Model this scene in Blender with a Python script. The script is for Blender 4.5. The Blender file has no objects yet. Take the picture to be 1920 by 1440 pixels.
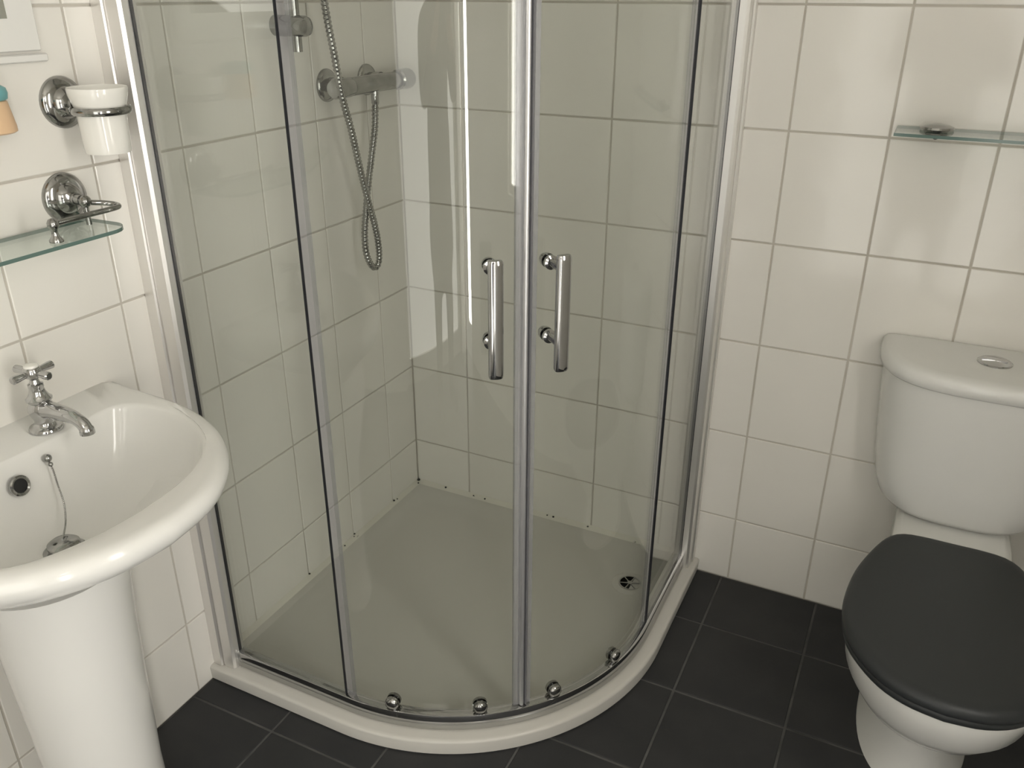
import bpy, math, random
from mathutils import Vector, Matrix
random.seed(7)
S = bpy.context.scene
COL = S.collection
R = math.radians
pi = math.pi

# ------------------------------------------------------------------ camera
def make_camera():
    yaw, pitch, roll, F = 0.4544, 0.4353, 0.0038, 1589.32
    ca, sa, cb, sb = math.cos(yaw), math.sin(yaw), math.cos(pitch), math.sin(pitch)
    f = Vector((-sa * cb, ca * cb, -sb)); r = Vector((ca, sa, 0)); u = r.cross(f)
    cc, sc = math.cos(roll), math.sin(roll)
    r2 = cc * r + sc * u; u2 = -sc * r + cc * u
    m = Matrix.Identity(4)
    for i in range(3):
        m[i][0], m[i][1], m[i][2] = r2[i], u2[i], -f[i]
    m[0][3], m[1][3], m[2][3] = 1.2953, -1.9679, 1.4716
    cam = bpy.data.cameras.new('camera'); o = bpy.data.objects.new('camera', cam)
    cam.sensor_width = 36.0; cam.lens = F / 1920.0 * 36.0; cam.clip_start = 0.02
    o.matrix_world = m; COL.objects.link(o); S.camera = o
make_camera()

# ------------------------------------------------------------------ world, light, exposure
W = bpy.data.worlds.new('World'); S.world = W; W.use_nodes = True
bg = W.node_tree.nodes['Background']
bg.inputs[0].default_value = (1.0, 0.97, 0.90, 1); bg.inputs[1].default_value = 1.0   # overcast sky outside the room
DOOR_GLOW = 2.25            # daylight in the frosted door pane
DOOR_COL = (1.0, 0.97, 0.905)
WIN_GLOW = 11.0             # daylight in the tall narrow frosted window of the side wall
# daylight standing outside the open gap beside the corner behind the camera (a real opening in the side wall)
_l = bpy.data.lights.new('daylight_outside_door', 'AREA'); _l.shape = 'RECTANGLE'; _l.size = 0.55; _l.size_y = 2.3
_l.energy = 84.0; _l.color = (1.0, 0.97, 0.91)
_lo = bpy.data.objects.new('daylight_outside_door', _l); COL.objects.link(_lo)
_lo.location = (2.20, -2.66, 1.12); _lo.rotation_euler = (R(-90), 0, R(-90))
S.view_settings.view_transform = 'Standard'; S.view_settings.look = 'None'
S.view_settings.exposure = 0.0; S.view_settings.gamma = 1.0
S.view_settings.use_curve_mapping = False
try:
    S.cycles.transparent_max_bounces = 20; S.cycles.max_bounces = 9
    S.cycles.diffuse_bounces = 5; S.cycles.glossy_bounces = 4
except Exception:
    pass

# ------------------------------------------------------------------ materials
def mat(name, col, rough=0.5, metal=0.0, spec=0.5, bump=None, vary=None, emit=None, coat=0.0):
    m = bpy.data.materials.new(name); m.use_nodes = True
    nt = m.node_tree; b = nt.nodes['Principled BSDF']
    b.inputs['Base Color'].default_value = (*col, 1); b.inputs['Roughness'].default_value = rough
    b.inputs['Metallic'].default_value = metal; b.inputs['Specular IOR Level'].default_value = spec
    b.inputs['Coat Weight'].default_value = coat; b.inputs['Coat Roughness'].default_value = 0.05
    if bump or vary:
        tc = nt.nodes.new('ShaderNodeTexCoord')
    if bump:
        for (sc, st, di, det) in bump:
            n = nt.nodes.new('ShaderNodeTexNoise'); n.inputs['Scale'].default_value = sc; n.inputs['Detail'].default_value = det
            bp = nt.nodes.new('ShaderNodeBump'); bp.inputs['Strength'].default_value = st; bp.inputs['Distance'].default_value = di
            nt.links.new(tc.outputs['Object'], n.inputs['Vector']); nt.links.new(n.outputs[0], bp.inputs['Height'])
            prev = b.inputs['Normal'].links
            if prev: nt.links.new(prev[0].from_socket, bp.inputs['Normal'])
            nt.links.new(bp.outputs[0], b.inputs['Normal'])
    if vary:
        sc, col2, lo, hi = vary
        n = nt.nodes.new('ShaderNodeTexNoise'); n.inputs['Scale'].default_value = sc; n.inputs['Detail'].default_value = 6
        oi = nt.nodes.new('ShaderNodeObjectInfo')
        ad = nt.nodes.new('ShaderNodeVectorMath'); ad.operation = 'ADD'
        mu = nt.nodes.new('ShaderNodeVectorMath'); mu.operation = 'SCALE'; mu.inputs['Scale'].default_value = 20
        nt.links.new(oi.outputs['Location'], mu.inputs[0]); nt.links.new(mu.outputs[0], ad.inputs[1])
        nt.links.new(tc.outputs['Object'], ad.inputs[0]); nt.links.new(ad.outputs[0], n.inputs['Vector'])
        rp = nt.nodes.new('ShaderNodeMapRange'); rp.inputs['From Min'].default_value = lo; rp.inputs['From Max'].default_value = hi
        nt.links.new(n.outputs[0], rp.inputs['Value'])
        mx = nt.nodes.new('ShaderNodeMixRGB'); mx.inputs[1].default_value = (*col, 1); mx.inputs[2].default_value = (*col2, 1)
        nt.links.new(rp.outputs[0], mx.inputs[0]); nt.links.new(mx.outputs[0], b.inputs['Base Color'])
    if emit:
        b.inputs['Emission Color'].default_value = (*emit[0], 1); b.inputs['Emission Strength'].default_value = emit[1]
    return m

def glass_mat(name, tint, refl=1.0):
    """Thin clear sheet glass: straight transmission with a tint, Schlick reflection."""
    m = bpy.data.materials.new(name); m.use_nodes = True; nt = m.node_tree
    nt.nodes.clear()
    out = nt.nodes.new('ShaderNodeOutputMaterial')
    tr = nt.nodes.new('ShaderNodeBsdfTransparent'); tr.inputs[0].default_value = (*tint, 1)
    gl = nt.nodes.new('ShaderNodeBsdfGlossy'); gl.inputs['Roughness'].default_value = 0.0
    lw = nt.nodes.new('ShaderNodeLayerWeight'); lw.inputs['Blend'].default_value = 0.5
    pw = nt.nodes.new('ShaderNodeMath'); pw.operation = 'POWER'; pw.inputs[1].default_value = 5
    ml = nt.nodes.new('ShaderNodeMath'); ml.operation = 'MULTIPLY_ADD'; ml.inputs[1].default_value = 0.955 * refl; ml.inputs[2].default_value = 0.045 * refl
    mx = nt.nodes.new('ShaderNodeMixShader')
    nt.links.new(lw.outputs['Facing'], pw.inputs[0]); nt.links.new(pw.outputs[0], ml.inputs[0])
    nt.links.new(ml.outputs[0], mx.inputs[0]); nt.links.new(tr.outputs[0], mx.inputs[1]); nt.links.new(gl.outputs[0], mx.inputs[2])
    nt.links.new(mx.outputs[0], out.inputs[0])
    return m

def translucent_plastic(name, col, opacity):
    m = bpy.data.materials.new(name); m.use_nodes = True; nt = m.node_tree
    b = nt.nodes['Principled BSDF']; b.inputs['Base Color'].default_value = (*col, 1); b.inputs['Roughness'].default_value = 0.25
    out = nt.nodes['Material Output']
    tr = nt.nodes.new('ShaderNodeBsdfTransparent'); tr.inputs[0].default_value = (0.9, 0.9, 0.92, 1)
    mx = nt.nodes.new('ShaderNodeMixShader'); mx.inputs[0].default_value = opacity
    nt.links.new(tr.outputs[0], mx.inputs[1]); nt.links.new(b.outputs[0], mx.inputs[2]); nt.links.new(mx.outputs[0], out.inputs[0])
    return m

M = {}
M['tile'] = mat('glazed_white_tile', (0.81, 0.79, 0.745), 0.10, spec=0.45, bump=[(7, 0.25, 0.004, 2), (22, 0.10, 0.002, 1)], vary=(3, (0.78, 0.76, 0.715), 0.3, 0.7))
M['grout'] = mat('wall_grout', (0.56, 0.53, 0.475), 0.9, vary=(6, (0.44, 0.41, 0.36), 0.45, 0.8))
M['floor_tile'] = mat('charcoal_floor_tile', (0.027, 0.028, 0.030), 0.55, spec=0.35, bump=[(60, 0.15, 0.002, 5)], vary=(9, (0.038, 0.0385, 0.040), 0.35, 0.75))
M['floor_grout'] = mat('floor_grout', (0.125, 0.124, 0.120), 0.9, vary=(14, (0.06, 0.06, 0.058), 0.35, 0.7))
M['paint'] = mat('white_paint', (0.78, 0.76, 0.71), 0.6)
M['ceramic'] = mat('white_ceramic', (0.76, 0.755, 0.73), 0.12, spec=0.5)
M['wc'] = mat('toilet_ceramic', (0.735, 0.735, 0.715), 0.14, spec=0.5)
M['acrylic'] = mat('tray_acrylic', (0.60, 0.585, 0.545), 0.28, spec=0.45)
M['seal'] = mat('white_sealant', (0.70, 0.68, 0.61), 0.5, vary=(40, (0.06, 0.06, 0.05), 0.68, 0.74))
M['chrome'] = mat('chrome', (0.50, 0.50, 0.50), 0.06, metal=1.0)
M['chrome_dark'] = mat('worn_chrome', (0.40, 0.40, 0.39), 0.12, metal=1.0, vary=(30, (0.28, 0.28, 0.27), 0.4, 0.7))
M['alu'] = mat('bright_aluminium', (0.80, 0.785, 0.765), 0.34, metal=0.8)
M['alu_satin'] = mat('satin_aluminium', (0.78, 0.78, 0.80), 0.30, metal=0.8)
M['alu_dull'] = mat('dull_aluminium', (0.47, 0.47, 0.45), 0.30, metal=0.85)
M['gasket'] = mat('black_gasket', (0.012, 0.013, 0.016), 0.4)
M['glass'] = glass_mat('shower_glass', (0.906, 0.917, 0.904))
M['shelf_glass'] = glass_mat('shelf_glass', (0.93, 0.965, 0.945))
M['shelf_edge'] = mat('green_glass_edge', (0.11, 0.175, 0.155), 0.15, spec=0.6)
M['pvc'] = translucent_plastic('clear_pvc_seal', (0.34, 0.34, 0.36), 0.20)
M['pvc2'] = translucent_plastic('clear_pvc_strip', (0.42, 0.42, 0.43), 0.40)
M['grey_pvc'] = mat('grey_magnet_pvc', (0.16, 0.16, 0.17), 0.35)
M['black'] = mat('charcoal_seat_lid', (0.029, 0.032, 0.034), 0.42, spec=0.4, bump=[(220, 0.08, 0.001, 3)])
M['dark'] = mat('dark_hole', (0.008, 0.008, 0.008), 0.6)
M['mirror'] = mat('mirror_silver', (0.86, 0.86, 0.85), 0.01, metal=1.0)
M['opal'] = mat('white_opal_glass', (0.80, 0.79, 0.75), 0.12, spec=0.6)
M['teal'] = mat('teal_plastic', (0.16, 0.40, 0.42), 0.4)
M['peach'] = mat('peach_plastic', (0.72, 0.50, 0.31), 0.4)
M['frosted'] = mat('frosted_daylit_glass', (0.8, 0.8, 0.8), 0.5, emit=(DOOR_COL, DOOR_GLOW))
M['frosted_window'] = mat('frosted_window_glass', (0.8, 0.8, 0.8), 0.5, emit=(DOOR_COL, WIN_GLOW))
M['cloth'] = mat('dark_coat_fabric', (0.02, 0.02, 0.025), 0.9)
M['skin'] = mat('skin', (0.45, 0.28, 0.20), 0.5)
M['hair'] = mat('brown_hair', (0.05, 0.035, 0.025), 0.6)
M['phone'] = mat('phone_black', (0.02, 0.02, 0.022), 0.2)

# ------------------------------------------------------------------ mesh helpers
class MB:
    def __init__(s): s.v = []; s.f = []
    def add(s, vs, fs):
        o = len(s.v); s.v += [tuple(p) for p in vs]; s.f += [tuple(i + o for i in f) for f in fs]; return s
    def box(s, x0, x1, y0, y1, z0, z1, c=0.0):
        x0, x1 = min(x0, x1), max(x0, x1); y0, y1 = min(y0, y1), max(y0, y1); z0, z1 = min(z0, z1), max(z0, z1)
        if c <= 0:
            vs = [(x, y, z) for z in (z0, z1) for y in (y0, y1) for x in (x0, x1)]
            return s.add(vs, [(0, 2, 3, 1), (4, 5, 7, 6), (0, 1, 5, 4), (2, 6, 7, 3), (0, 4, 6, 2), (1, 3, 7, 5)])
        rings = []
        for z, i in ((z0, c), (z0 + c, 0), (z1 - c, 0), (z1, c)):
            a, b, p, q = x0 + i, x1 - i, y0 + i, y1 - i
            k = c if i == 0 else c * 0.6
            rings.append([(a + k, p, z), (b - k, p, z), (b, p + k, z), (b, q - k, z), (b - k, q, z), (a + k, q, z), (a, q - k, z), (a, p + k, z)])
        return s.loft(rings)
    def loft(s, rings, closed=True, cap0=True, cap1=True):
        n = len(rings[0]); vs = [p for r in rings for p in r]; fs = []
        for i in range(len(rings) - 1):
            for j in range(n if closed else n - 1):
                k = (j + 1) % n
                fs.append((i * n + j, i * n + k, (i + 1) * n + k, (i + 1) * n + j))
        if cap0: fs.append(tuple(reversed(range(n))))
        if cap1: fs.append(tuple((len(rings) - 1) * n + j for j in range(n)))
        return s.add(vs, fs)
    def tube(s, path, rad, n=12, caps=True):
        P = [Vector(p) for p in path]; rings = []
        up = None
        for i, p in enumerate(P):
            t = (P[min(i + 1, len(P) - 1)] - P[max(i - 1, 0)]).normalized()
            if up is None:
                a = Vector((0, 0, 1)) if abs(t.z) < 0.9 else Vector((1, 0, 0))
                up = (a - t * a.dot(t)).normalized()
            else:
                up = (up - t * up.dot(t)).normalized()
            sd = t.cross(up); rr = rad[i] if isinstance(rad, (list, tuple)) else rad
            rings.append([p + (up * math.cos(2 * pi * k / n) + sd * math.sin(2 * pi * k / n)) * rr for k in range(n)])
        return s.loft(rings, True, caps, caps)
    def lathe(s, prof, origin=(0, 0, 0), axis=(0, 0, 1), n=32, caps=True):
        A = Vector(axis).normalized(); a = Vector((0, 0, 1)) if abs(A.z) < 0.9 else Vector((1, 0, 0))
        U = (a - A * a.dot(A)).normalized(); V = A.cross(U); O = Vector(origin)
        rings = [[O + A * h + (U * math.cos(2 * pi * k / n) + V * math.sin(2 * pi * k / n)) * max(r, 1e-5) for k in range(n)] for (r, h) in prof]
        return s.loft(rings, True, caps, caps)
    def sphere(s, c, r, n=16, m=10, sc=(1, 1, 1)):
        rings = []
        for i in range(m + 1):
            t = -pi / 2 + pi * i / m
            rings.append([(c[0] + sc[0] * r * max(math.cos(t), 1e-4) * math.cos(2 * pi * k / n), c[1] + sc[1] * r * max(math.cos(t), 1e-4) * math.sin(2 * pi * k / n), c[2] + sc[2] * r * math.sin(t)) for k in range(n)])
        return s.loft(rings)
    def build(s, name, m, parent=None, smooth=40):
        me = bpy.data.meshes.new(name); me.from_pydata(s.v, [], s.f); me.update()
        import bmesh
        b = bmesh.new(); b.from_mesh(me); bmesh.ops.recalc_face_normals(b, faces=b.faces); b.to_mesh(me); b.free()
        me.materials.append(M[m] if isinstance(m, str) else m)
        if smooth:
            me.polygons.foreach_set('use_smooth', [True] * len(me.polygons))
            me.set_sharp_from_angle(angle=R(smooth))
        o = bpy.data.objects.new(name, me); COL.objects.link(o)
        if parent: attach(o, parent)
        return o

def attach(o, parent):
    o.parent = parent
    par = parent.location
    o.location = o.location - par if parent.parent is None else o.location
def thing(name, label, cat, loc=(0, 0, 0)):
    o = bpy.data.objects.new(name, None); COL.objects.link(o); o.location = loc; o.empty_display_size = 0.05
    o['label'] = label; o['category'] = cat
    return o
def tag(o, label, cat): o['label'] = label; o['category'] = cat; return o
def struct(o, label=None):
    o['kind'] = 'structure'
    if label: o['label'] = label
    return o
def smooth_curve(pts, n=8, closed=False):
    P = [Vector(p) for p in pts]; out = []; N = len(P)
    rng = N if closed else N - 1
    for i in range(rng):
        if closed: a, b, c, d = P[(i - 1) % N], P[i], P[(i + 1) % N], P[(i + 2) % N]
        else: a, b, c, d = P[max(i - 1, 0)], P[i], P[i + 1], P[min(i + 2, N - 1)]
        for k in range(n):
            t = k / n
            out.append(0.5 * ((2 * b) + (c - a) * t + (2 * a - 5 * b + 4 * c - d) * t * t + (3 * b - a - 3 * c + d) * t ** 3))
    if not closed: out.append(P[-1])
    return out
def resample(P, n, closed=True):
    P = [Vector(p) for p in P]; Q = P + [P[0]] if closed else P
    L = [0]
    for i in range(len(Q) - 1): L.append(L[-1] + (Q[i + 1] - Q[i]).length)
    out = []; j = 0
    cnt = n if closed else n
    for k in range(cnt):
        t = L[-1] * k / (n if closed else n - 1)
        while j < len(L) - 2 and L[j + 1] < t: j += 1
        u = (t - L[j]) / max(L[j + 1] - L[j], 1e-9); out.append(Q[j].lerp(Q[j + 1], min(u, 1)))
    return out

# ------------------------------------------------------------------ room shell
TW, TH, GR = 0.2030, 0.2510, 0.0042           # wall tile pitch and grout gap
Y1, X0, ZA = -0.1437, 0.1870, 1.4467          # first joints
RX, RY, CZ = 1.90, -2.60, 2.38                # room extent
DEP = 0.003

wall_left = struct(MB().box(-0.12, -DEP, RY - 0.12, 0.12, -0.05, CZ).build('wall_left', 'grout', smooth=0), 'white tiled wall with the basin and the shower mixer')
wall_back = struct(MB().box(-DEP, RX + 0.12, DEP, 0.12, -0.05, CZ).build('wall_back', 'grout', smooth=0), 'white tiled wall behind the toilet and the shower')
GY = -2.445                                             # open gap in the side wall, beside the corner
WY0, WY1, WZ0, WZ1 = -1.63, -1.29, 0.85, 2.05           # tall narrow window in the side wall
wr_ = MB().box(RX, RX + 0.12, -2.30, WY0, -0.05, CZ).box(RX, RX + 0.12, WY1, DEP, -0.05, CZ).box(RX, RX + 0.12, WY0, WY1, -0.05, WZ0).box(RX, RX + 0.12, WY0, WY1, WZ1, CZ)
wr_.box(RX, RX + 0.035, GY, -2.30, -0.05, CZ).box(RX, RX + 0.035, RY - 0.12, GY, 2.12, CZ)
wall_right = struct(wr_.build('wall_right', 'paint', smooth=0), 'plain white side wall with a tall narrow window')
win = struct(bpy.data.objects.new('window_1', None), 'white framed tall narrow frosted window'); COL.objects.link(win); win.location = (RX, (WY0 + WY1) / 2, WZ0)
wfr = MB().box(RX + 0.03, RX + 0.08, WY0, WY0 + 0.03, WZ0, WZ1).box(RX + 0.03, RX + 0.08, WY1 - 0.03, WY1, WZ0, WZ1).box(RX + 0.03, RX + 0.08, WY0 + 0.03, WY1 - 0.03, WZ0, WZ0 + 0.03).box(RX + 0.03, RX + 0.08, WY0 + 0.03, WY1 - 0.03, WZ1 - 0.03, WZ1)
wfr.build('window_frame', 'paint', win, 0)
MB().box(RX + 0.048, RX + 0.052, WY0 + 0.03, WY1 - 0.03, WZ0 + 0.03, WZ1 - 0.03).build('window_pane', 'frosted_window', win, 0)
DX0, DX1, DGAP, DTOP = 0.74, 1.78, 1.785, 2.12      # glazed door leaf
wf = MB().box(-DEP, DX0 - 0.01, RY - 0.12, RY, 0, CZ).box(DX0 - 0.01, DGAP, RY - 0.12, RY, DTOP, CZ).box(DGAP, RX, RY - 0.12, RY, 0, CZ)
wall_front = struct(wf.build('wall_front', 'paint', smooth=0), 'plain white wall with the glazed door')
ceiling = struct(MB().box(-0.12, RX + 0.12, RY - 0.12, 0.12, CZ, CZ + 0.1).build('ceiling', 'paint', smooth=0), 'plain white ceiling')
floor = struct(MB().box(-0.003, RX, RY - 0.12, 0.003, -0.05, -0.0022).build('floor', 'floor_grout', smooth=0), 'charcoal tiled floor')

def plate_mesh(name, w, h, t, m, ch):
    """tile lying in its own XY plane, centred, face towards +Z"""
    def rc(i, z): return [(-w / 2 + i, -h / 2 + i, z), (w / 2 - i, -h / 2 + i, z), (w / 2 - i, h / 2 - i, z), (-w / 2 + i, h / 2 - i, z)]
    b = MB().loft([rc(0, 0), rc(0, t - ch), rc(ch * 1.2, t)], cap0=False)
    me = bpy.data.meshes.new(name); me.from_pydata(b.v, [], b.f); me.update(); me.materials.append(M[m])
    return me
_cache = {}
def tile(name, w, h, t, m, ch, mtx, parent):
    key = (name, round(w, 4), round(h, 4))
    if key not in _cache: _cache[key] = plate_mesh(name, w, h, t, m, ch)
    o = bpy.data.objects.new(name, _cache[key]); COL.objects.link(o)
    o.matrix_world = mtx; o.parent = parent
    return o
def joints(first, step, lo, hi):
    k = math.floor((lo - first) / step); out = [lo]; j = first + k * step
    while j < hi:
        if lo + 0.004 < j < hi - 0.004: out.append(j)
        j += step
    return out + [hi]
def tilt(): return Matrix.Rotation(random.uniform(-0.0022, 0.0022), 4, 'X') @ Matrix.Rotation(random.uniform(-0.0022, 0.0022), 4, 'Y')
zs = joints(ZA, TH, 0.0, CZ)
ys = joints(Y1, TW, -2.05, 0.0)
xs = joints(X0, TW, 0.0, RX)
basisL = Matrix(((0, 0, 1, 0), (1, 0, 0, 0), (0, 1, 0, 0), (0, 0, 0, 1)))          # tile x->world y, y->z, z->x
basisB = Matrix(((1, 0, 0, 0), (0, 0, -1, 0), (0, 1, 0, 0), (0, 0, 0, 1)))         # tile x->world x, y->z, z->-y
for a, b in zip(zs, zs[1:]):
    if a > 1.75: continue
    for c, e in zip(ys, ys[1:]):
        tile('wall_tile', e - c - GR, b - a - GR, DEP, 'tile', 0.0012, Matrix.Translation((-DEP, (c + e) / 2, (a + b) / 2)) @ basisL @ tilt(), wall_left)
    for c, e in zip(xs, xs[1:]):
        tile('wall_tile', e - c - GR, b - a - GR, DEP, 'tile', 0.0012, Matrix.Translation(((c + e) / 2, DEP, (a + b) / 2)) @ basisB @ tilt(), wall_back)
# the courses above the picture as one plain tiled field each
MB().box(-DEP, -0.0004, -2.05, 0.0, zs[[i for i, z in enumerate(zs) if z > 1.75][0]], CZ).build('upper_tile_field', 'tile', wall_left, 0)
MB().box(0.0, RX, 0.0004, DEP, zs[[i for i, z in enumerate(zs) if z > 1.75][0]], CZ).build('upper_tile_field', 'tile', wall_back, 0)
MB().box(-DEP, -0.0004, RY, -2.05, 0, CZ).build('plain_tile_field', 'tile', wall_left, 0)

fx = joints(0.983, 0.2515, 0.0, RX); fy = joints(-0.2145, 0.2535, RY, 0.0)
for c, e in zip(fx, fx[1:]):
    for p, q in zip(fy, fy[1:]):
        mx, my = e, p
        if e < 0.5 and p > -0.75: continue        # hidden below the shower tray
        o = tile('floor_tile', e - c - 0.0052, q - p - 0.0052, 0.0022, 'floor_tile', 0.0012, Matrix.Translation(((c + e) / 2, (p + q) / 2, -0.0022)) @ tilt(), floor)

# glazed door behind the photographer: real opening, frosted daylit pane
door = struct(bpy.data.objects.new('door_1', None), 'white door with a tall frosted pane'); COL.objects.link(door); door.location = (DX0, RY, 0)
fr = MB().box(DX0, DX0 + 0.07, RY - 0.07, RY - 0.03, 0.01, DTOP - 0.01).box(DX1 - 0.05, DX1, RY - 0.07, RY - 0.03, 0.01, DTOP - 0.01)
fr.box(DX0 + 0.07, DX1 - 0.05, RY - 0.07, RY - 0.03, 0.01, 0.12).box(DX0 + 0.07, DX1 - 0.05, RY - 0.07, RY - 0.03, DTOP - 0.12, DTOP - 0.01)
fr.build('door_leaf', 'paint', door, 0)
MB().box(DX0 + 0.07, DX1 - 0.05, RY - 0.052, RY - 0.048, 0.12, DTOP - 0.12).build('door_pane', 'frosted', door, 0)

# ------------------------------------------------------------------ shower tray
CXY = 0.37                                           # centre of the quadrant's curve
def qpath(rad, n=40, ext=0.0):
    """open quadrant line: wall, straight, arc, straight, wall"""
    pts = [(-ext, -(CXY + rad))] + [(x, -(CXY + rad)) for x in (0.1, 0.2, 0.3)]
    for i in range(n + 1):
        a = pi / 2 * (1 - i / n); pts.append((CXY + rad * math.cos(a), -CXY - rad * math.sin(a)))
    pts += [(CXY + rad, -y) for y in (0.3, 0.2, 0.1)] + [(CXY + rad, ext)]
    return pts
def qsweep(mb, prof, caps=True):
    """sweep a closed (radius, z) section along the quadrant line"""
    lines = [qpath(r) for r, z in prof]; n = len(lines[0])
    rings = [[(lines[j][i][0], lines[j][i][1], prof[j][1]) for j in range(len(prof))] for i in range(n)]
    return mb.loft(rings, True, caps, caps)
def arcsweep(mb, prof, a0, a1, n=24):
    rings = []
    for i in range(n + 1):
        a = R(a0 + (a1 - a0) * i / n)
        rings.append([(CXY + r * math.cos(a), -CXY - r * math.sin(a), z) for r, z in prof])
    return mb.loft(rings)

tray = thing('shower_tray', 'white quadrant shower tray with a low rounded rim on the dark floor', 'shower tray', (0.45, -0.45, 0))
def tring(rad, z, inset=0.0):
    """closed ring of the tray plan; inset pulls the two wall sides in"""
    p = qpath(rad)
    out = []
    for x, y in p: out.append((max(x, inset), min(y, -inset), z))
    out.append((inset, -inset, z))
    # subdivide wall sides so rings match
    return out
TZ = 0.040
rings = [tring(0.540, 0.0, 0.0), tring(0.5445, 0.003), tring(0.5465, 0.033), tring(0.5455, 0.0365), tring(0.5425, 0.0388), tring(0.537, TZ), tring(0.493, TZ + 0.0005), tring(0.478, TZ - 0.001, 0.012),
         tring(0.452, 0.030, 0.03), tring(0.425, 0.0215, 0.055), tring(0.40, 0.0195, 0.08), tring(0.30, 0.018, 0.14), tring(0.12, 0.016, 0.26)]
MB().loft(rings).build('tray_body', 'acrylic', tray, 50)
# white sealant along both tiled walls
MB().loft([[(0.0, -0.88, TZ - 0.002), (0.012, -0.88, TZ - 0.002), (0.0, -0.88, TZ + 0.011)], [(0.0, -0.0, TZ - 0.002), (0.012, -0.0, TZ - 0.002), (0.0, -0.0, TZ + 0.011)]]).build('sealant', 'seal', tray, 0)
MB().loft([[(0.0, 0.0, TZ - 0.002), (0.0, -0.012, TZ - 0.002), (0.0, 0.0, TZ + 0.011)], [(0.88, 0.0, TZ - 0.002), (0.88, -0.012, TZ - 0.002), (0.88, 0.0, TZ + 0.011)]]).build('sealant', 'seal', tray, 0)
# dark mould specks in the sealant at the foot of the joints
mk = MB()
for (x, y, z, r) in ((0.006, -0.006, 0.050, 0.0055), (0.012, -0.018, 0.046, 0.0028), (0.005, -0.146, 0.052, 0.0035), (0.004, -0.128, 0.047, 0.0025), (0.004, -0.349, 0.056, 0.0030), (0.004, -0.352, 0.049, 0.0022), (0.005, -0.398, 0.047, 0.0028), (0.004, -0.552, 0.055, 0.0030),
                     (0.105, -0.005, 0.048, 0.0036), (0.205, -0.005, 0.046, 0.0026), (0.245, -0.006, 0.046, 0.0030), (0.455, -0.005, 0.048, 0.0026), (0.475, -0.005, 0.048, 0.0034), (0.585, -0.005, 0.047, 0.0032)):
    mk.sphere((x, y, z), r, 8, 6, (1.0, 1.0, 0.7))
mko = mk.build('mould_specks', 'dark', tray); mko['kind'] = 'stuff'
# waste: raised ring, dark hole, chrome grille
WX, WY = 0.772, -0.168
ws = MB().lathe([(0.048, 0.0165), (0.048, 0.0205), (0.044, 0.0225), (0.031, 0.0225), (0.029, 0.0195), (0.029, 0.0185)], (WX, WY, 0), n=40, caps=False).build('waste_ring', 'acrylic', tray)
MB().lathe([(0.029, 0.0200), (0.0001, 0.0200)], (WX, WY, 0), n=32).build('waste_hole', 'dark', tray, 0)
g = MB().lathe([(0.0305, 0.021), (0.0305, 0.0235), (0.0265, 0.0235), (0.0265, 0.021)], (WX, WY, 0), n=32, caps=False)
for k in range(3):
    a = R(20 + 60 * k); dx, dy = math.cos(a) * 0.028, math.sin(a) * 0.028
    g.tube([(WX - dx, WY - dy, 0.0225), (WX + dx, WY + dy, 0.0225)], 0.0018, 8)
g.lathe([(0.007, 0.021), (0.007, 0.0245), (0.004, 0.0255)], (WX, WY, 0), n=16)
g.build('waste_grille', 'chrome', tray)

# ------------------------------------------------------------------ shower enclosure
enc = thing('shower_enclosure', 'curved clear glass quadrant shower enclosure with chrome frame and two sliding doors', 'shower enclosure', (0.45, -0.45, TZ))
GT = 1.86                                                # top of the glass
# bottom rail: pale base and polished chrome face
base = MB(); qsweep(base, [(0.4895, TZ + 0.001), (0.5120, TZ + 0.001), (0.5120, TZ + 0.0035), (0.5165, TZ + 0.0037), (0.5170, TZ + 0.006), (0.5158, TZ + 0.0165), (0.4895, TZ + 0.0165)])
base.build('rail_base', 'alu_dull', enc)
rail = MB(); qsweep(rail, [(0.4905, TZ + 0.0168), (0.5150, TZ + 0.0168), (0.5150, TZ + 0.0355), (0.5140, TZ + 0.0380), (0.5115, TZ + 0.039), (0.4935, TZ + 0.039), (0.4905, TZ + 0.036)])
rail.build('bottom_rail', 'chrome', enc)
top = MB(); qsweep(top, [(0.485, GT), (0.517, GT), (0.517, GT + 0.045), (0.485, GT + 0.045)]); top.build('top_rail', 'chrome', enc)
# wall profiles (outline extruded upwards) : channel on the wall, then the glass holder with a groove
def extr(mb, poly, z0, z1): return mb.loft([[(x, y, z0) for x, y in poly], [(x, y, z1) for x, y in poly]])
YG = CXY + 0.505
pl = [(0.0, -0.856), (0.0, -0.902), (0.006, -0.904), (0.026, -0.904), (0.028, -0.901), (0.028, -0.897), (0.031, -0.897), (0.033, -0.900), (0.058, -0.899), (0.062, -0.893), (0.062, -0.866), (0.058, -0.860)]
extr(MB(), pl, TZ + 0.001, GT + 0.02).build('wall_profile', 'alu', enc, 30)
extr(MB(), [(-y, -x) for x, y in pl], TZ + 0.001, GT + 0.02).build('wall_profile', 'alu', enc, 30)
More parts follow.
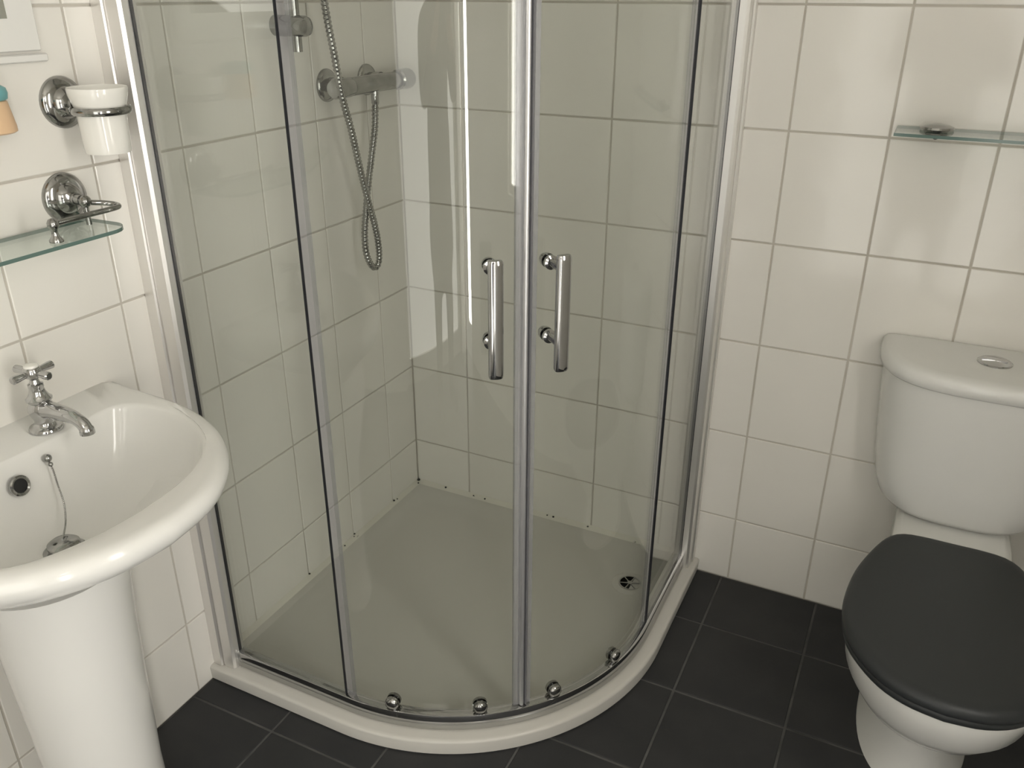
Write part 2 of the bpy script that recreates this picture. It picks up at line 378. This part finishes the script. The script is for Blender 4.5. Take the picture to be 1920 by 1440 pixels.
# fixed panes
for swap in (0, 1):
    x0, x1, y0, y1 = 0.060, 0.362, -YG - 0.003, -YG + 0.003
    b = MB()
    if swap: b.box(-y1, -y0, -x1, -x0, TZ + 0.039, GT)
    else: b.box(x0, x1, y0, y1, TZ + 0.039, GT)
    pane = b.build('fixed_pane', 'glass', enc, 0)
    g1 = MB(); g2 = MB(); g3 = MB()
    gb = [(0.0621, 0.0634, -YG - 0.0036, -YG + 0.0036)]
    eb = [(0.3621, 0.3634, -YG - 0.0032, -YG + 0.0032)]
    st = [(0.3645, 0.384, -YG + 0.001, -YG + 0.008)]
    for mb, lst, nm, mt in ((g1, gb, 'glazing_gasket', 'gasket'), (g2, eb, 'edge_gasket', 'gasket'), (g3, st, 'overlap_seal', 'pvc')):
        for (a, b_, c, e) in lst:
            if swap: mb.box(-e, -c, -b_, -a, TZ + 0.040, GT)
            else: mb.box(a, b_, c, e, TZ + 0.040, GT)
        mb.build(nm, mt, pane, 0)

def bulged_bar(mb, ang, rad, z0, z1, hw, th):
    """door handle bar: flat-backed bar with a bulged front, ends softly rounded"""
    a = R(ang); er = Vector((math.cos(a), -math.sin(a), 0)); et = Vector((math.sin(a), math.cos(a), 0))
    O = Vector((CXY, -CXY, 0)) + er * rad
    sec = []
    for k in range(9):
        t = pi * k / 8; sec.append((hw * math.cos(t), th * (0.35 + 0.65 * math.sin(t))))
    sec += [(-hw * 0.96, -th * 0.4), (-hw * 0.75, -th * 0.55), (hw * 0.75, -th * 0.55), (hw * 0.96, -th * 0.4)]
    rings = []
    for z, s in ((z0, 0.86), (z0 + 0.003, 0.98), (z0 + 0.008, 1.0), (z1 - 0.008, 1.0), (z1 - 0.003, 0.98), (z1, 0.86)):
        rings.append([O + et * (u * s) + er * (w * s) + Vector((0, 0, z)) for u, w in sec])
    return mb.loft(rings)
RD = 0.500                                                # sliding door glass radius
for (a0, a1, ah, rolls, seal) in ((89.0, 47.7, 53.3, (78.0, 56.5), (48.4, 47.0, 45.75)), (1.0, 44.7, 41.4, (37.5, 17.2), (44.1, 45.1, 45.68))):
    b = MB(); arcsweep(b, [(RD - 0.003, TZ + 0.045), (RD + 0.003, TZ + 0.045), (RD + 0.003, GT - 0.01), (RD - 0.003, GT - 0.01)], a0, a1, 40)
    dg = b.build('sliding_door', 'glass', enc, 60)
    # closing seal on the meeting edge, in two strips
    s0, s1, s2 = seal
    b = MB(); arcsweep(b, [(RD - 0.006, TZ + 0.042), (RD + 0.0045, TZ + 0.042), (RD + 0.0045, GT - 0.01), (RD - 0.006, GT - 0.01)], s0, s1, 3)
    b.build('edge_seal', 'pvc2', dg, 60)
    # rounded magnet strip
    b = MB(); rings = []
    nk = 7
    for z in (TZ + 0.042, GT - 0.01):
        ring = []
        for k in range(nk):
            a_ = R(s1 + (s2 - s1) * k / (nk - 1)); rr_ = RD + 0.004 + 0.0065 * math.sin(pi * k / (nk - 1)) ** 0.6
            ring.append((CXY + rr_ * math.cos(a_), -CXY - rr_ * math.sin(a_), z))
        for a_ in (s2, s1):
            ring.append((CXY + (RD - 0.006) * math.cos(R(a_)), -CXY - (RD - 0.006) * math.sin(R(a_)), z))
        rings.append(ring)
    b.loft(rings).build('magnet_strip', 'alu_satin' if s0 > 45.7 else 'grey_pvc', dg, 50)
    # handle bar with two standoffs and inside knobs
    h = MB(); bulged_bar(h, ah, 0.556, 0.880, 1.084, 0.0125, 0.0085)
    hd = h.build('handle', 'chrome', dg, 50)
    er = Vector((math.cos(R(ah)), -math.sin(R(ah)), 0)); O = Vector((CXY, -CXY, 0))
    for z in (0.925, 1.058):
        k = MB().lathe([(0.0085, 0.003), (0.0125, 0.004), (0.0125, 0.010), (0.008, 0.012), (0.0065, 0.016), (0.0065, 0.052)], O + er * RD + Vector((0, 0, z)), er, 20)
        k.lathe([(0.0125, 0.0), (0.0125, 0.008), (0.010, 0.016), (0.004, 0.0195)], O + er * (RD - 0.004) + Vector((0, 0, z)), -er, 20)
        k.build('handle_standoff', 'chrome', dg)
    for ra in rolls:
        er2 = Vector((math.cos(R(ra)), -math.sin(R(ra)), 0))
        k = MB().lathe([(0.0155, 0.0), (0.0155, 0.0045), (0.0135, 0.009), (0.008, 0.0120), (0.0005, 0.0130)], O + er2 * (RD + 0.003) + Vector((0, 0, 0.0925)), er2, 20)
        k.lathe([(0.0155, 0.0), (0.0155, 0.006), (0.013, 0.009)], O + er2 * (RD - 0.003) + Vector((0, 0, 0.0925)), -er2, 20)
        k.build('roller_cap', 'chrome_dark', dg)

# ------------------------------------------------------------------ shower mixer, hose, slide rail, hand shower
mx = thing('shower_mixer', 'chrome bar shower mixer on the tiled wall inside the shower', 'shower mixer', (0.0, -0.22, 1.268))
for y in (-0.300, -0.142):
    MB().lathe([(0.037, 0.0), (0.037, 0.003), (0.034, 0.008), (0.026, 0.011), (0.018, 0.0125), (0.018, 0.030), (0.020, 0.031), (0.020, 0.045)], (0.0, y, 1.270), (1, 0, 0), 32).build('wall_rosette', 'chrome_dark', mx)
MB().lathe([(0.004, -0.352), (0.018, -0.351), (0.0215, -0.346), (0.0225, -0.325), (0.0215, -0.292), (0.020, -0.288)], (0.058, 0, 1.268), (0, 1, 0), 28).build('flow_handle', 'chrome_dark', mx)
MB().lathe([(0.0195, -0.288), (0.0205, -0.286), (0.0205, -0.094), (0.0195, -0.092)], (0.058, 0, 1.268), (0, 1, 0), 28).build('mixer_body', 'chrome_dark', mx)
MB().lathe([(0.0195, -0.092), (0.0240, -0.088), (0.0250, -0.050), (0.0240, -0.043), (0.018, -0.039), (0.003, -0.040)], (0.058, 0, 1.268), (0, 1, 0), 28).build('temperature_handle', 'chrome_dark', mx)
MB().lathe([(0.011, -0.015), (0.011, -0.024), (0.0095, -0.025), (0.0095, -0.044), (0.008, -0.047)], (0.062, -0.1975, 1.268), (0, 0, 1), 20).build('hose_outlet', 'chrome', mx)
hp = [(0.062, -0.1975, 1.224), (0.062, -0.2, 1.21), (0.062, -0.206, 1.167), (0.06, -0.223, 1.106), (0.058, -0.245, 1.032), (0.057, -0.26, 0.969), (0.057, -0.271, 0.918), (0.06, -0.274, 0.871), (0.064, -0.262, 0.838),
      (0.068, -0.248, 0.829), (0.07, -0.235, 0.846), (0.072, -0.237, 0.891), (0.074, -0.251, 0.945), (0.076, -0.274, 1.007), (0.080, -0.301, 1.082), (0.086, -0.335, 1.184), (0.090, -0.364, 1.257), (0.092, -0.383, 1.346), (0.092, -0.396, 1.41), (0.092, -0.403, 1.461),
      (0.095, -0.42, 1.60), (0.10, -0.44, 1.72), (0.105, -0.4525, 1.79)]
hp = resample(smooth_curve(hp, 10), 640, False)
hose = MB().tube(hp, [0.0084 if i % 4 < 2 else 0.0070 for i in range(len(hp))], 10).build('shower_hose', 'chrome_dark', smooth=60)
tag(hose, 'ribbed metal shower hose hanging in a loop below the mixer', 'hose')
rl = thing('shower_slide_rail', 'chrome shower slide rail with round wall bracket, lower end above the mixer', 'shower rail', (0.0, -0.4525, 1.40))
MB().tube([(0.052, -0.4525, 1.352), (0.052, -0.4525, 1.96)], 0.0105, 20).build('rail_pole', 'chrome_dark', rl)
for z in (1.402, 1.90):
    MB().lathe([(0.021, 0.0), (0.021, 0.062), (0.0205, 0.076), (0.018, 0.083), (0.011, 0.087), (0.001, 0.088)], (0.0, -0.4525, z), (1, 0, 0), 28).build('rail_bracket', 'chrome_dark', rl)
hs = thing('hand_shower', 'chrome hand shower hung high on the slide rail', 'hand shower', (0.1, -0.4525, 1.79))
MB().tube([(0.105, -0.4525, 1.785), (0.098, -0.4525, 1.86), (0.105, -0.4525, 1.95)], [0.011, 0.013, 0.012], 16).build('shower_grip', 'chrome_dark', hs)
MB().lathe([(0.014, 0.0), (0.035, 0.01), (0.04, 0.02), (0.038, 0.026)], (0.100, -0.4525, 1.965), (0.8, 0, -0.6), 28).build('spray_head', 'chrome_dark', hs)
MB().lathe([(0.016, -0.016), (0.016, 0.016)], (0.052, -0.4525, 1.86), (0, 0, 1), 20).tube([(0.055, -0.4525, 1.86), (0.10, -0.4525, 1.86)], 0.010, 12).build('rail_slider', 'chrome_dark', rl)

# ------------------------------------------------------------------ wash basin, pedestal, tap
BY = -1.300
def bring(half, z, n=96):
    """closed ring from a half outline [(x, dy)...] running from the wall side round to the front"""
    h = smooth_curve([(x, dy, 0) for x, dy in half], 6)
    full = h + [Vector((p.x, -p.y, 0)) for p in reversed(h[1:-1])]
    return [(p.x, BY + p.y, z) for p in resample(full, n)]
outer = [(0.0, 0.0), (0.0, 0.15), (0.0, 0.275), (0.012, 0.291), (0.06, 0.286), (0.15, 0.281), (0.2225, 0.271), (0.30, 0.243), (0.36, 0.203), (0.41, 0.150), (0.445, 0.083), (0.457, 0.0)]
inner = [(0.100, 0.0), (0.102, 0.06), (0.099, 0.12), (0.090, 0.185), (0.098, 0.220), (0.125, 0.238), (0.165, 0.2445), (0.212, 0.243), (0.266, 0.229), (0.3155, 0.197), (0.361, 0.143), (0.386, 0.072), (0.393, 0.0)]
def sc_o(s, ins=0.0): return [(max(x * s - (ins if x > 0.02 else 0), 0), dy * s - (ins if dy > 0.02 else 0)) for x, dy in outer]
def sc_i(s, cx=0.215): return [(cx + (x - cx) * s, dy * s) for x, dy in inner]
def mixh(t): return [(o[0] * (1 - t) + i[0] * t, o[1] * (1 - t) + i[1] * t) for o, i in zip(resample([(a, b, 0) for a, b in outer], 14, False), resample([(a, b, 0) for a, b in inner], 14, False))]
basin = thing('wash_basin', 'white ceramic wash basin with a rounded front on the left wall', 'wash basin', (0.0, BY, 0.80))
rings = [bring(sc_o(0.40), 0.660), bring(sc_o(0.52), 0.678), bring(sc_o(0.74), 0.714), bring(sc_o(0.90), 0.748), bring(sc_o(0.962), 0.767), bring(sc_o(0.99), 0.781), bring(sc_o(1.0), 0.793),
         bring(sc_o(1.0), 0.801), bring(sc_o(1.0, 0.003), 0.8090), bring(sc_o(1.0, 0.008), 0.8140), bring(sc_o(1.0, 0.014), 0.8158), bring(sc_o(1.0, 0.020), 0.8162),
         bring(sc_i(1.025), 0.8130), bring(sc_i(1.008), 0.8115), bring(sc_i(0.995), 0.8075), bring(sc_i(0.982), 0.799), bring(sc_i(0.955), 0.782), bring(sc_i(0.92), 0.762), bring(sc_i(0.86), 0.737), bring(sc_i(0.74), 0.711), bring(sc_i(0.55), 0.694), bring(sc_i(0.32), 0.686), bring(sc_i(0.14), 0.684)]
MB().loft(rings).build('basin_bowl', 'ceramic', basin, 70)
# overflow and waste fittings
ax = Vector((1, 0.05, 0.28)).normalized()
MB().lathe([(0.0165, -0.004), (0.0165, 0.002), (0.0145, 0.0035), (0.0115, 0.002), (0.0115, -0.002)], (0.1175, -1.293, 0.772), ax, 24, False).build('overflow_ring', 'chrome_dark', basin)
MB().lathe([(0.0118, 0.0), (0.0001, 0.0005)], (0.1175, -1.293, 0.772), ax, 24).build('overflow_hole', 'dark', basin, 0)
MB().lathe([(0.031, 0.684), (0.031, 0.6875), (0.028, 0.690), (0.024, 0.689)], (0.205, -1.303, 0), n=28).build('waste_flange', 'chrome_dark', basin)
pg = thing('basin_plug', 'basin plug on a thin bead chain hanging inside the wash basin', 'plug', (0.205, -1.303, 0.689))
MB().lathe([(0.022, 0.689), (0.0235, 0.694), (0.0235, 0.699), (0.018, 0.703), (0.005, 0.704)], (0.205, -1.303, 0), n=24).build('plug_disc', 'chrome_dark', pg)
ch = smooth_curve([(0.117, -1.2385, 0.786), (0.124, -1.2395, 0.774), (0.132, -1.243, 0.750), (0.150, -1.252, 0.727), (0.172, -1.270, 0.711), (0.190, -1.288, 0.706), (0.203, -1.302, 0.705)], 14)
ch = resample(ch, 150, False)
MB().tube(ch, [0.0016 if i % 3 else 0.0008 for i in range(len(ch))], 6).build('bead_chain', 'chrome_dark', pg)
e = MB().lathe([(0.0065, -0.004), (0.0065, 0.003), (0.004, 0.006), (0.0005, 0.007)], (0.113, -1.237, 0.791), ax, 16)
e.sphere((0.121, -1.239, 0.783), 0.004, 10, 6); e.build('chain_stay', 'chrome_dark', pg)

ped = MB()
def pring(rx, ry, z, cx=0.165, n=48):
    out = []
    for k in range(n):
        t = 2 * pi * k / n; c, s_ = math.cos(t), math.sin(t)
        x = cx + rx * c if c > 0 else cx + rx * 1.05 * c
        out.append((x, BY - 0.006 + ry * s_, z))
    return out
MB_p = ped.loft([pring(0.112, 0.112, 0.0), pring(0.110, 0.110, 0.012), pring(0.095, 0.095, 0.05), pring(0.090, 0.091, 0.12), pring(0.090, 0.090, 0.20), pring(0.095, 0.096, 0.36), pring(0.102, 0.103, 0.52), pring(0.108, 0.108, 0.60), pring(0.115, 0.120, 0.648), pring(0.116, 0.122, 0.656)])
tag(ped.build('basin_pedestal', 'ceramic', smooth=60), 'white ceramic pedestal standing under the wash basin', 'pedestal')

TX, TY, TZ0 = 0.0665, -1.1962, 0.8155
tap = thing('basin_tap', 'chrome pillar tap with a cross handle on the basin rim', 'tap', (TX, TY, TZ0))
MB().lathe([(0.0265, 0.0), (0.0265, 0.002), (0.0245, 0.005), (0.019, 0.0065), (0.0155, 0.011), (0.0150, 0.018), (0.0185, 0.026), (0.0205, 0.034), (0.0190, 0.043), (0.0155, 0.048), (0.0195, 0.052), (0.0200, 0.055), (0.0165, 0.058), (0.0125, 0.066), (0.0110, 0.073), (0.0118, 0.0745), (0.0118, 0.080), (0.0080, 0.082), (0.0065, 0.088), (0.0085, 0.091), (0.0135, 0.094), (0.0145, 0.100), (0.0135, 0.107), (0.0110, 0.110)],
           (TX, TY, TZ0), n=28).build('tap_body', 'chrome', tap)
MB().lathe([(0.0112, 0.110), (0.0105, 0.1135), (0.006, 0.1150), (0.0005, 0.1155)], (TX, TY, TZ0), n=24).build('tap_cap', 'opal', tap)
sp = smooth_curve([(TX, TY, TZ0 + 0.034), (TX + 0.02, TY, TZ0 + 0.0375), (TX + 0.05, TY, TZ0 + 0.0385), (TX + 0.075, TY, TZ0 + 0.037), (TX + 0.092, TY, TZ0 + 0.031), (TX + 0.100, TY, TZ0 + 0.021), (TX + 0.101, TY, TZ0 + 0.014)], 5)
n_ = len(sp); MB().tube(sp, [0.0165 - 0.006 * min(1, i / (n_ * 0.55)) + (0.0012 if i > n_ * 0.8 else 0) for i in range(n_)], 18).build('tap_spout', 'chrome', tap)
for k in range(4):
    a = pi / 2 * k + 0.05; d = Vector((math.cos(a), math.sin(a), 0)); c0 = Vector((TX, TY, TZ0 + 0.100))
    MB().tube([c0 + d * 0.011, c0 + d * 0.018, c0 + d * 0.030, c0 + d * 0.036, c0 + d * 0.0375], [0.0052, 0.0055, 0.0068, 0.0068, 0.005], 14).build('handle_arm', 'chrome', tap)

# ------------------------------------------------------------------ wall fittings above the basin
def rosette(mb, y, z, r):
    return mb.lathe([(r, 0.0), (r * 1.0, 0.003), (r * 0.93, 0.008), (r * 0.74, 0.012), (r * 0.62, 0.0135), (r * 0.52, 0.020), (r * 0.36, 0.024), (r * 0.26, 0.026), (r * 0.24, 0.032)], (0, y, z), (1, 0, 0), 36)
hold = thing('tumbler_holder', 'round chrome wall holder with a ring, carrying the white tumbler', 'tumbler holder', (0.0, -0.992, 1.303))
rosette(MB(), -0.992, 1.303, 0.041).build('wall_rosette', 'chrome_dark', hold)
tc = Vector((0.077, -0.983, 1.295))
rg = MB(); N = 40; rr, tr = 0.0432, 0.0052
rg.loft([[(tc.x + (rr + tr * math.cos(2 * pi * j / 10) * 0.8) * math.cos(2 * pi * i / N), tc.y + (rr + tr * math.cos(2 * pi * j / 10) * 0.8) * math.sin(2 * pi * i / N), tc.z + tr * 1.2 * math.sin(2 * pi * j / 10)) for j in range(10)] for i in range(N + 1)], cap0=False, cap1=False)
rg.tube([(0.024, -0.990, 1.302), (0.034, -0.987, 1.297), (0.038, -0.986, 1.295)], [0.009, 0.007, 0.006], 14)
rg.build('holder_ring', 'chrome_dark', hold)
cup = MB().lathe([(0.0325, 1.2280), (0.0345, 1.2285), (0.0355, 1.232), (0.0362, 1.246), (0.0365, 1.262), (0.0375, 1.285), (0.0382, 1.298), (0.0415, 1.308), (0.0445, 1.318), (0.0456, 1.328), (0.0450, 1.3295), (0.0437, 1.328), (0.0415, 1.315), (0.0370, 1.300), (0.0350, 1.28), (0.0335, 1.245), (0.001, 1.243)], (tc.x, tc.y, 0), n=40)
tag(cup.build('tumbler', 'opal', smooth=50), 'white tumbler with a flared rim sitting in the chrome ring holder', 'tumbler')

SZ = 1.112
shl = thing('glass_shelf', 'clear glass shelf with rounded end on a chrome bracket above the basin', 'shelf', (0.0, -1.03, SZ))
def rounded_plate(pts, z0, z1, name, mface, medge, parent):
    b = MB().loft([[(x, y, z0) for x, y in pts], [(x, y, z1) for x, y in pts]])
    o = b.build(name, mface, parent, 0); o.data.materials.append(M[medge])
    for p in o.data.polygons:
        if abs(p.normal.z) < 0.5: p.material_index = 1
    return o
rc = 0.042; pts = [(0.006, -1.60), (0.006, -0.998)]
for k in range(9):
    a = pi / 2 - pi / 2 * k / 8; pts.append((0.120 - rc + rc * math.cos(a), -0.996 - rc + rc * math.sin(a)))
pts.append((0.124, -1.60))
rounded_plate(pts, SZ - 0.003, SZ + 0.003, 'shelf_pane', 'shelf_glass', 'shelf_edge', shl)
rosette(MB(), -1.0255, 1.1545, 0.041).build('wall_rosette', 'chrome_dark', shl)
br = MB().tube([(0.024, -1.0255, 1.1545), (0.042, -1.026, 1.1545)], [0.010, 0.0075], 14).sphere((0.050, -1.026, 1.153), 0.0105, 18, 12)
lp = smooth_curve([(0.052, -1.024, 1.151), (0.062, -1.003, 1.147), (0.075, -0.991, 1.144), (0.088, -0.993, 1.1425), (0.094, -1.010, 1.1425), (0.096, -1.05, 1.143), (0.097, -1.09, 1.143), (0.0975, -1.122, 1.143)], 6)
br.tube(lp, 0.0045, 12).build('gallery_loop', 'chrome_dark', shl)
MB().lathe([(0.0105, 0.003), (0.0105, 0.006), (0.006, 0.012), (0.0045, 0.018), (0.0055, 0.022), (0.0085, 0.027), (0.0088, 0.033), (0.006, 0.038), (0.001, 0.040)], (0.0975, -1.125, SZ), n=20).build('clamp_post', 'chrome_dark', shl)
MB().tube([(0.050, -1.026, 1.150), (0.050, -1.026, SZ + 0.0025)], 0.0045, 12).build('shelf_support', 'chrome_dark', shl)

mir = thing('wall_mirror', 'white framed mirror panel on the wall, lower corner above the tumbler holder', 'mirror', (0.0, -1.3, 1.382))
MB().box(0.0003, 0.0085, -1.62, -1.014, 1.383, 2.05, 0.0015).build('mirror_frame', 'ceramic', mir)
MB().box(0.0085, 0.0095, -1.57, -1.061, 1.430, 2.00).build('mirror_face', 'mirror', mir, 0)
MB().box(0.0003, 0.0075, -1.60, -1.004, 1.3665, 1.3790, 0.002).build('reflected_light_band', 'ceramic', mir)  # added white strip, stands in for the bright reflection just below the mirror

cont = thing('toiletry_container', 'small peach container with a teal cap against the wall tiles', 'container', (0.03, -1.1385, 1.275))
def oval(rx, ry, z, n=28): return [(0.030 + rx * math.cos(2 * pi * k / n), -1.1385 + ry * math.sin(2 * pi * k / n), z) for k in range(n)]
MB().loft([oval(0.024, 0.030, 1.2740), oval(0.0285, 0.0345, 1.2765), oval(0.0285, 0.0345, 1.284), oval(0.026, 0.032, 1.300), oval(0.0235, 0.0290, 1.319), oval(0.021, 0.026, 1.321)]).build('container_body', 'peach', cont, 50)
MB().loft([oval(0.022, 0.027, 1.321), oval(0.0255, 0.0305, 1.323), oval(0.0270, 0.0320, 1.331), oval(0.0255, 0.0305, 1.338), oval(0.020, 0.024, 1.342)]).build('container_cap', 'teal', cont, 50)
MB().box(0.0, 0.012, -1.152, -1.125, 1.285, 1.325, 0.002).build('wall_mount', 'opal', cont)

# ------------------------------------------------------------------ glass shelf over the toilet
SR = 1.2195
sh2 = thing('glass_shelf', 'square-ended clear glass shelf with a chrome disc on the wall over the toilet', 'shelf', (1.48, 0.0, SR))
rounded_plate([(1.214, -0.118), (1.80, -0.118), (1.80, -0.004), (1.214, -0.004)], SR - 0.003, SR + 0.003, 'shelf_pane', 'shelf_glass', 'shelf_edge', sh2)
for x in (1.288, 1.73):
    MB().lathe([(0.0300, 0.003), (0.0315, 0.006), (0.0300, 0.010), (0.022, 0.0135), (0.010, 0.0155), (0.0005, 0.016)], (x, -0.042, SR), n=32).build('shelf_disc', 'chrome_dark', sh2)
    MB().lathe([(0.019, -0.003), (0.021, -0.006), (0.018, -0.011), (0.006, -0.014)], (x, -0.032, SR), n=28).tube([(x, -0.03, SR - 0.010), (x, -0.0, SR - 0.010)], 0.007, 12).build('shelf_bracket', 'chrome_dark', sh2)

# ------------------------------------------------------------------ toilet
KX = 1.482
wc = thing('toilet', 'white close-coupled toilet with a charcoal grey seat lid', 'toilet', (KX, -0.35, 0))
def egg(a, yb, yf, z, n=64, eb=2.6, ef=2.15, split=0.5, cx=KX):
    yc = yb + (yf - yb) * split; out = []
    for k in range(n):
        t = 2 * pi * k / n; c, s_ = math.cos(t), math.sin(t)
        e_ = eb if s_ > 0 else ef
        x = cx + a * math.copysign(abs(c) ** (2 / e_), c)
        y = yc + ((yb - yc) if s_ > 0 else (yc - yf)) * math.copysign(abs(s_) ** (2 / e_), s_)
        out.append((x, y, z))
    return out
pan = MB().loft([egg(0.112, -0.10, -0.535, 0.0), egg(0.110, -0.10, -0.530, 0.01), egg(0.098, -0.11, -0.515, 0.04), egg(0.092, -0.12, -0.505, 0.10), egg(0.094, -0.12, -0.515, 0.145), egg(0.105, -0.13, -0.550, 0.178),
                 egg(0.132, -0.15, -0.615, 0.215), egg(0.155, -0.17, -0.670, 0.26), egg(0.170, -0.20, -0.712, 0.31), egg(0.177, -0.21, -0.726, 0.355), egg(0.178, -0.215, -0.730, 0.378), egg(0.176, -0.218, -0.728, 0.386)])
pan.build('toilet_pan', 'wc', wc, 60)
MB().box(KX - 0.113, KX + 0.113, -0.275, -0.02, 0.20, 0.416, 0.012).build('pan_shelf', 'wc', wc, 50)
lid_half = [(0.0, -0.238), (0.06, -0.238), (0.100, -0.246), (0.126, -0.272), (0.149, -0.325), (0.172, -0.405), (0.183, -0.480), (0.184, -0.548), (0.170, -0.617), (0.144, -0.664), (0.105, -0.707), (0.057, -0.732), (0.0, -0.741)]
def lring(s, z, dy=0.0, n=88):
    h = smooth_curve([(x, y, 0) for x, y in lid_half], 6); full = h + [Vector((-p.x, p.y, 0)) for p in reversed(h[1:-1])]
    out = []
    for p in resample(full, n):
        out.append((KX + p.x * s, -0.49 + (p.y + 0.49) * s + dy, z))
    return out
seat = MB().loft([lring(0.972, 0.3865), lring(0.985, 0.390), lring(0.985, 0.399), lring(0.975, 0.402)]).build('toilet_seat', 'black', wc, 50)
ld = MB().loft([lring(0.985, 0.4025), lring(0.998, 0.405), lring(1.0, 0.410), lring(0.998, 0.417), lring(0.985, 0.423), lring(0.955, 0.4265), lring(0.90, 0.4275), lring(0.6, 0.429), lring(0.25, 0.4295)])
ld.build('seat_lid', 'black', wc, 60)
# cistern: D-shaped plan, bellied front
def dring(a, b, z, e=3.0, n=56, y0=-0.004, k=0.0):
    out = []
    for i in range(n):
        t = pi * i / (n - 1); c, s_ = math.cos(t), math.sin(t)
        out.append((KX + a * math.copysign(abs(c) ** (2 / e), c), y0 - b * abs(s_) ** (2 / e), z))
    return out
cs = MB().loft([dring(0.132, 0.150, 0.4175), dring(0.155, 0.172, 0.424), dring(0.169, 0.184, 0.440), dring(0.180, 0.190, 0.475), dring(0.188, 0.194, 0.53), dring(0.197, 0.198, 0.62), dring(0.204, 0.201, 0.70), dring(0.2045, 0.2015, 0.737)])
cist = cs.build('cistern', 'wc', wc, 60)
cl = MB().loft([dring(0.203, 0.200, 0.7375), dring(0.210, 0.207, 0.739), dring(0.2155, 0.212, 0.744), dring(0.2165, 0.213, 0.756), dring(0.2145, 0.211, 0.767), dring(0.207, 0.204, 0.7745), dring(0.190, 0.189, 0.7775), dring(0.12, 0.12, 0.779)])
cl.build('cistern_lid', 'wc', cist, 60)
bt = MB().lathe([(0.0335, 0.7775), (0.0335, 0.7805), (0.031, 0.7825), (0.0275, 0.7815), (0.026, 0.782), (0.0005, 0.7835)], (KX + 0.003, -0.092, 0), n=32)
bt.box(KX - 0.022, KX + 0.026, -0.0925, -0.0915, 0.782, 0.7845); bt.build('flush_button', 'chrome', cist)

# ------------------------------------------------------------------ the photographer, seen in the curved glass
def skin_figure(name, verts, edges, rad, root, m, sub=2):
    me = bpy.data.meshes.new(name); me.from_pydata(verts, edges, []); me.update()
    o = bpy.data.objects.new(name, me); COL.objects.link(o)
    md = o.modifiers.new('skin', 'SKIN'); md.use_smooth_shade = True
    for i, r in enumerate(rad):
        sv = me.skin_vertices[0].data[i]; sv.radius = r if isinstance(r, tuple) else (r, r); sv.use_root = (i == root)
    ss = o.modifiers.new('sub', 'SUBSURF'); ss.levels = sub; ss.render_levels = sub
    me.materials.append(M[m])
    return o
PX, PY = 1.275, -2.27
vs, es, rd = [], [], []
def V(x, y, z, r, link=None):
    vs.append((PX + x, PY + y, z)); rd.append(r)
    if link is not None: es.append((link, len(vs) - 1))
    return len(vs) - 1
pelvis = V(0, 0, 0.92, (0.165, 0.12))
hem1 = V(0, 0, 0.74, (0.185, 0.14), pelvis); hem2 = V(0, 0, 0.56, (0.19, 0.15), hem1)
waist = V(0, 0, 1.08, (0.145, 0.105), pelvis); chest = V(0, 0, 1.26, (0.165, 0.115), waist); sh = V(0, 0, 1.39, (0.10, 0.085), chest)
neck = V(0, 0.01, 1.47, 0.052, sh); jaw = V(0, 0.02, 1.535, (0.066, 0.078), neck); brow = V(0, 0.02, 1.61, (0.076, 0.092), jaw); crown = V(0, 0.012, 1.67, (0.062, 0.075), brow)
nose = V(0, 0.115, 1.575, 0.013, brow)
for s in (-1, 1):
    hip = V(s * 0.085, 0, 0.50, 0.062, hem2); knee = V(s * 0.09, 0.012, 0.46, 0.054, hip); ank = V(s * 0.095, -0.005, 0.10, 0.036, knee); heel = V(s * 0.097, -0.005, 0.045, 0.04, ank); V(s * 0.105, 0.14, 0.035, (0.042, 0.032), heel)
    s1 = V(s * 0.18, 0, 1.365, 0.066, sh); el = V(s * 0.21, 0.07, 1.14, 0.05, s1); wr = V(s * 0.095, 0.195, 1.35, 0.031, el)
    pm = V(s * 0.075, 0.215, 1.395, (0.034, 0.018), wr)
    for k, ln in enumerate((0.030, 0.034, 0.032, 0.026)):
        f1 = V(s * (0.072 - 0.004 * k) + 0.0, 0.232, 1.425 + 0.017 * (k - 1.5) + 0.01, 0.0088, pm); V(s * (0.072 - ln), 0.246, 1.430 + 0.017 * (k - 1.5) + 0.012, 0.0075, f1)
    t1 = V(s * 0.058, 0.208, 1.412, 0.0105, pm); V(s * 0.040, 0.222, 1.428, 0.008, t1)
per = skin_figure('person', vs, es, rd, pelvis, 'cloth')
bpy.context.view_layer.update()
_ev = per.evaluated_get(bpy.context.evaluated_depsgraph_get()); _me = bpy.data.meshes.new_from_object(_ev)
per.modifiers.clear(); per.data = _me; _me.materials.clear(); _me.materials.append(M['cloth']); _me.materials.append(M['skin'])
for _p in _me.polygons:
    c_ = _p.center; _p.use_smooth = True
    if c_.z > 1.455 or (c_.y > PY + 0.18 and c_.z > 1.30): _p.material_index = 1
tag(per, 'person in a dark knee-length coat holding up a phone, reflected in the curved glass', 'person')
hb = MB().sphere((PX, PY - 0.005, 1.625), 0.098, 24, 14, (0.92, 1.0, 0.98)); hb.sphere((PX, PY - 0.05, 1.53), 0.075, 20, 12, (1.0, 0.7, 1.3))
hr = hb.build('hair', 'hair'); hr.parent = per
ph = thing('phone', 'black phone held up in both hands before the dark coat', 'phone', (1.290, -2.016, 1.44))
MB().box(1.219, 1.362, -2.018, -2.010, 1.405, 1.477, 0.003).build('phone_body', 'phone', ph)
MB().box(1.2235, 1.3575, -2.0188, -2.018, 1.4095, 1.4725).build('phone_screen', 'gasket', ph, 0)
MB().lathe([(0.006, 0.0), (0.006, 0.0015)], (1.345, -2.010, 1.465), (0, 1, 0), 16).build('phone_lens', 'chrome_dark', ph)
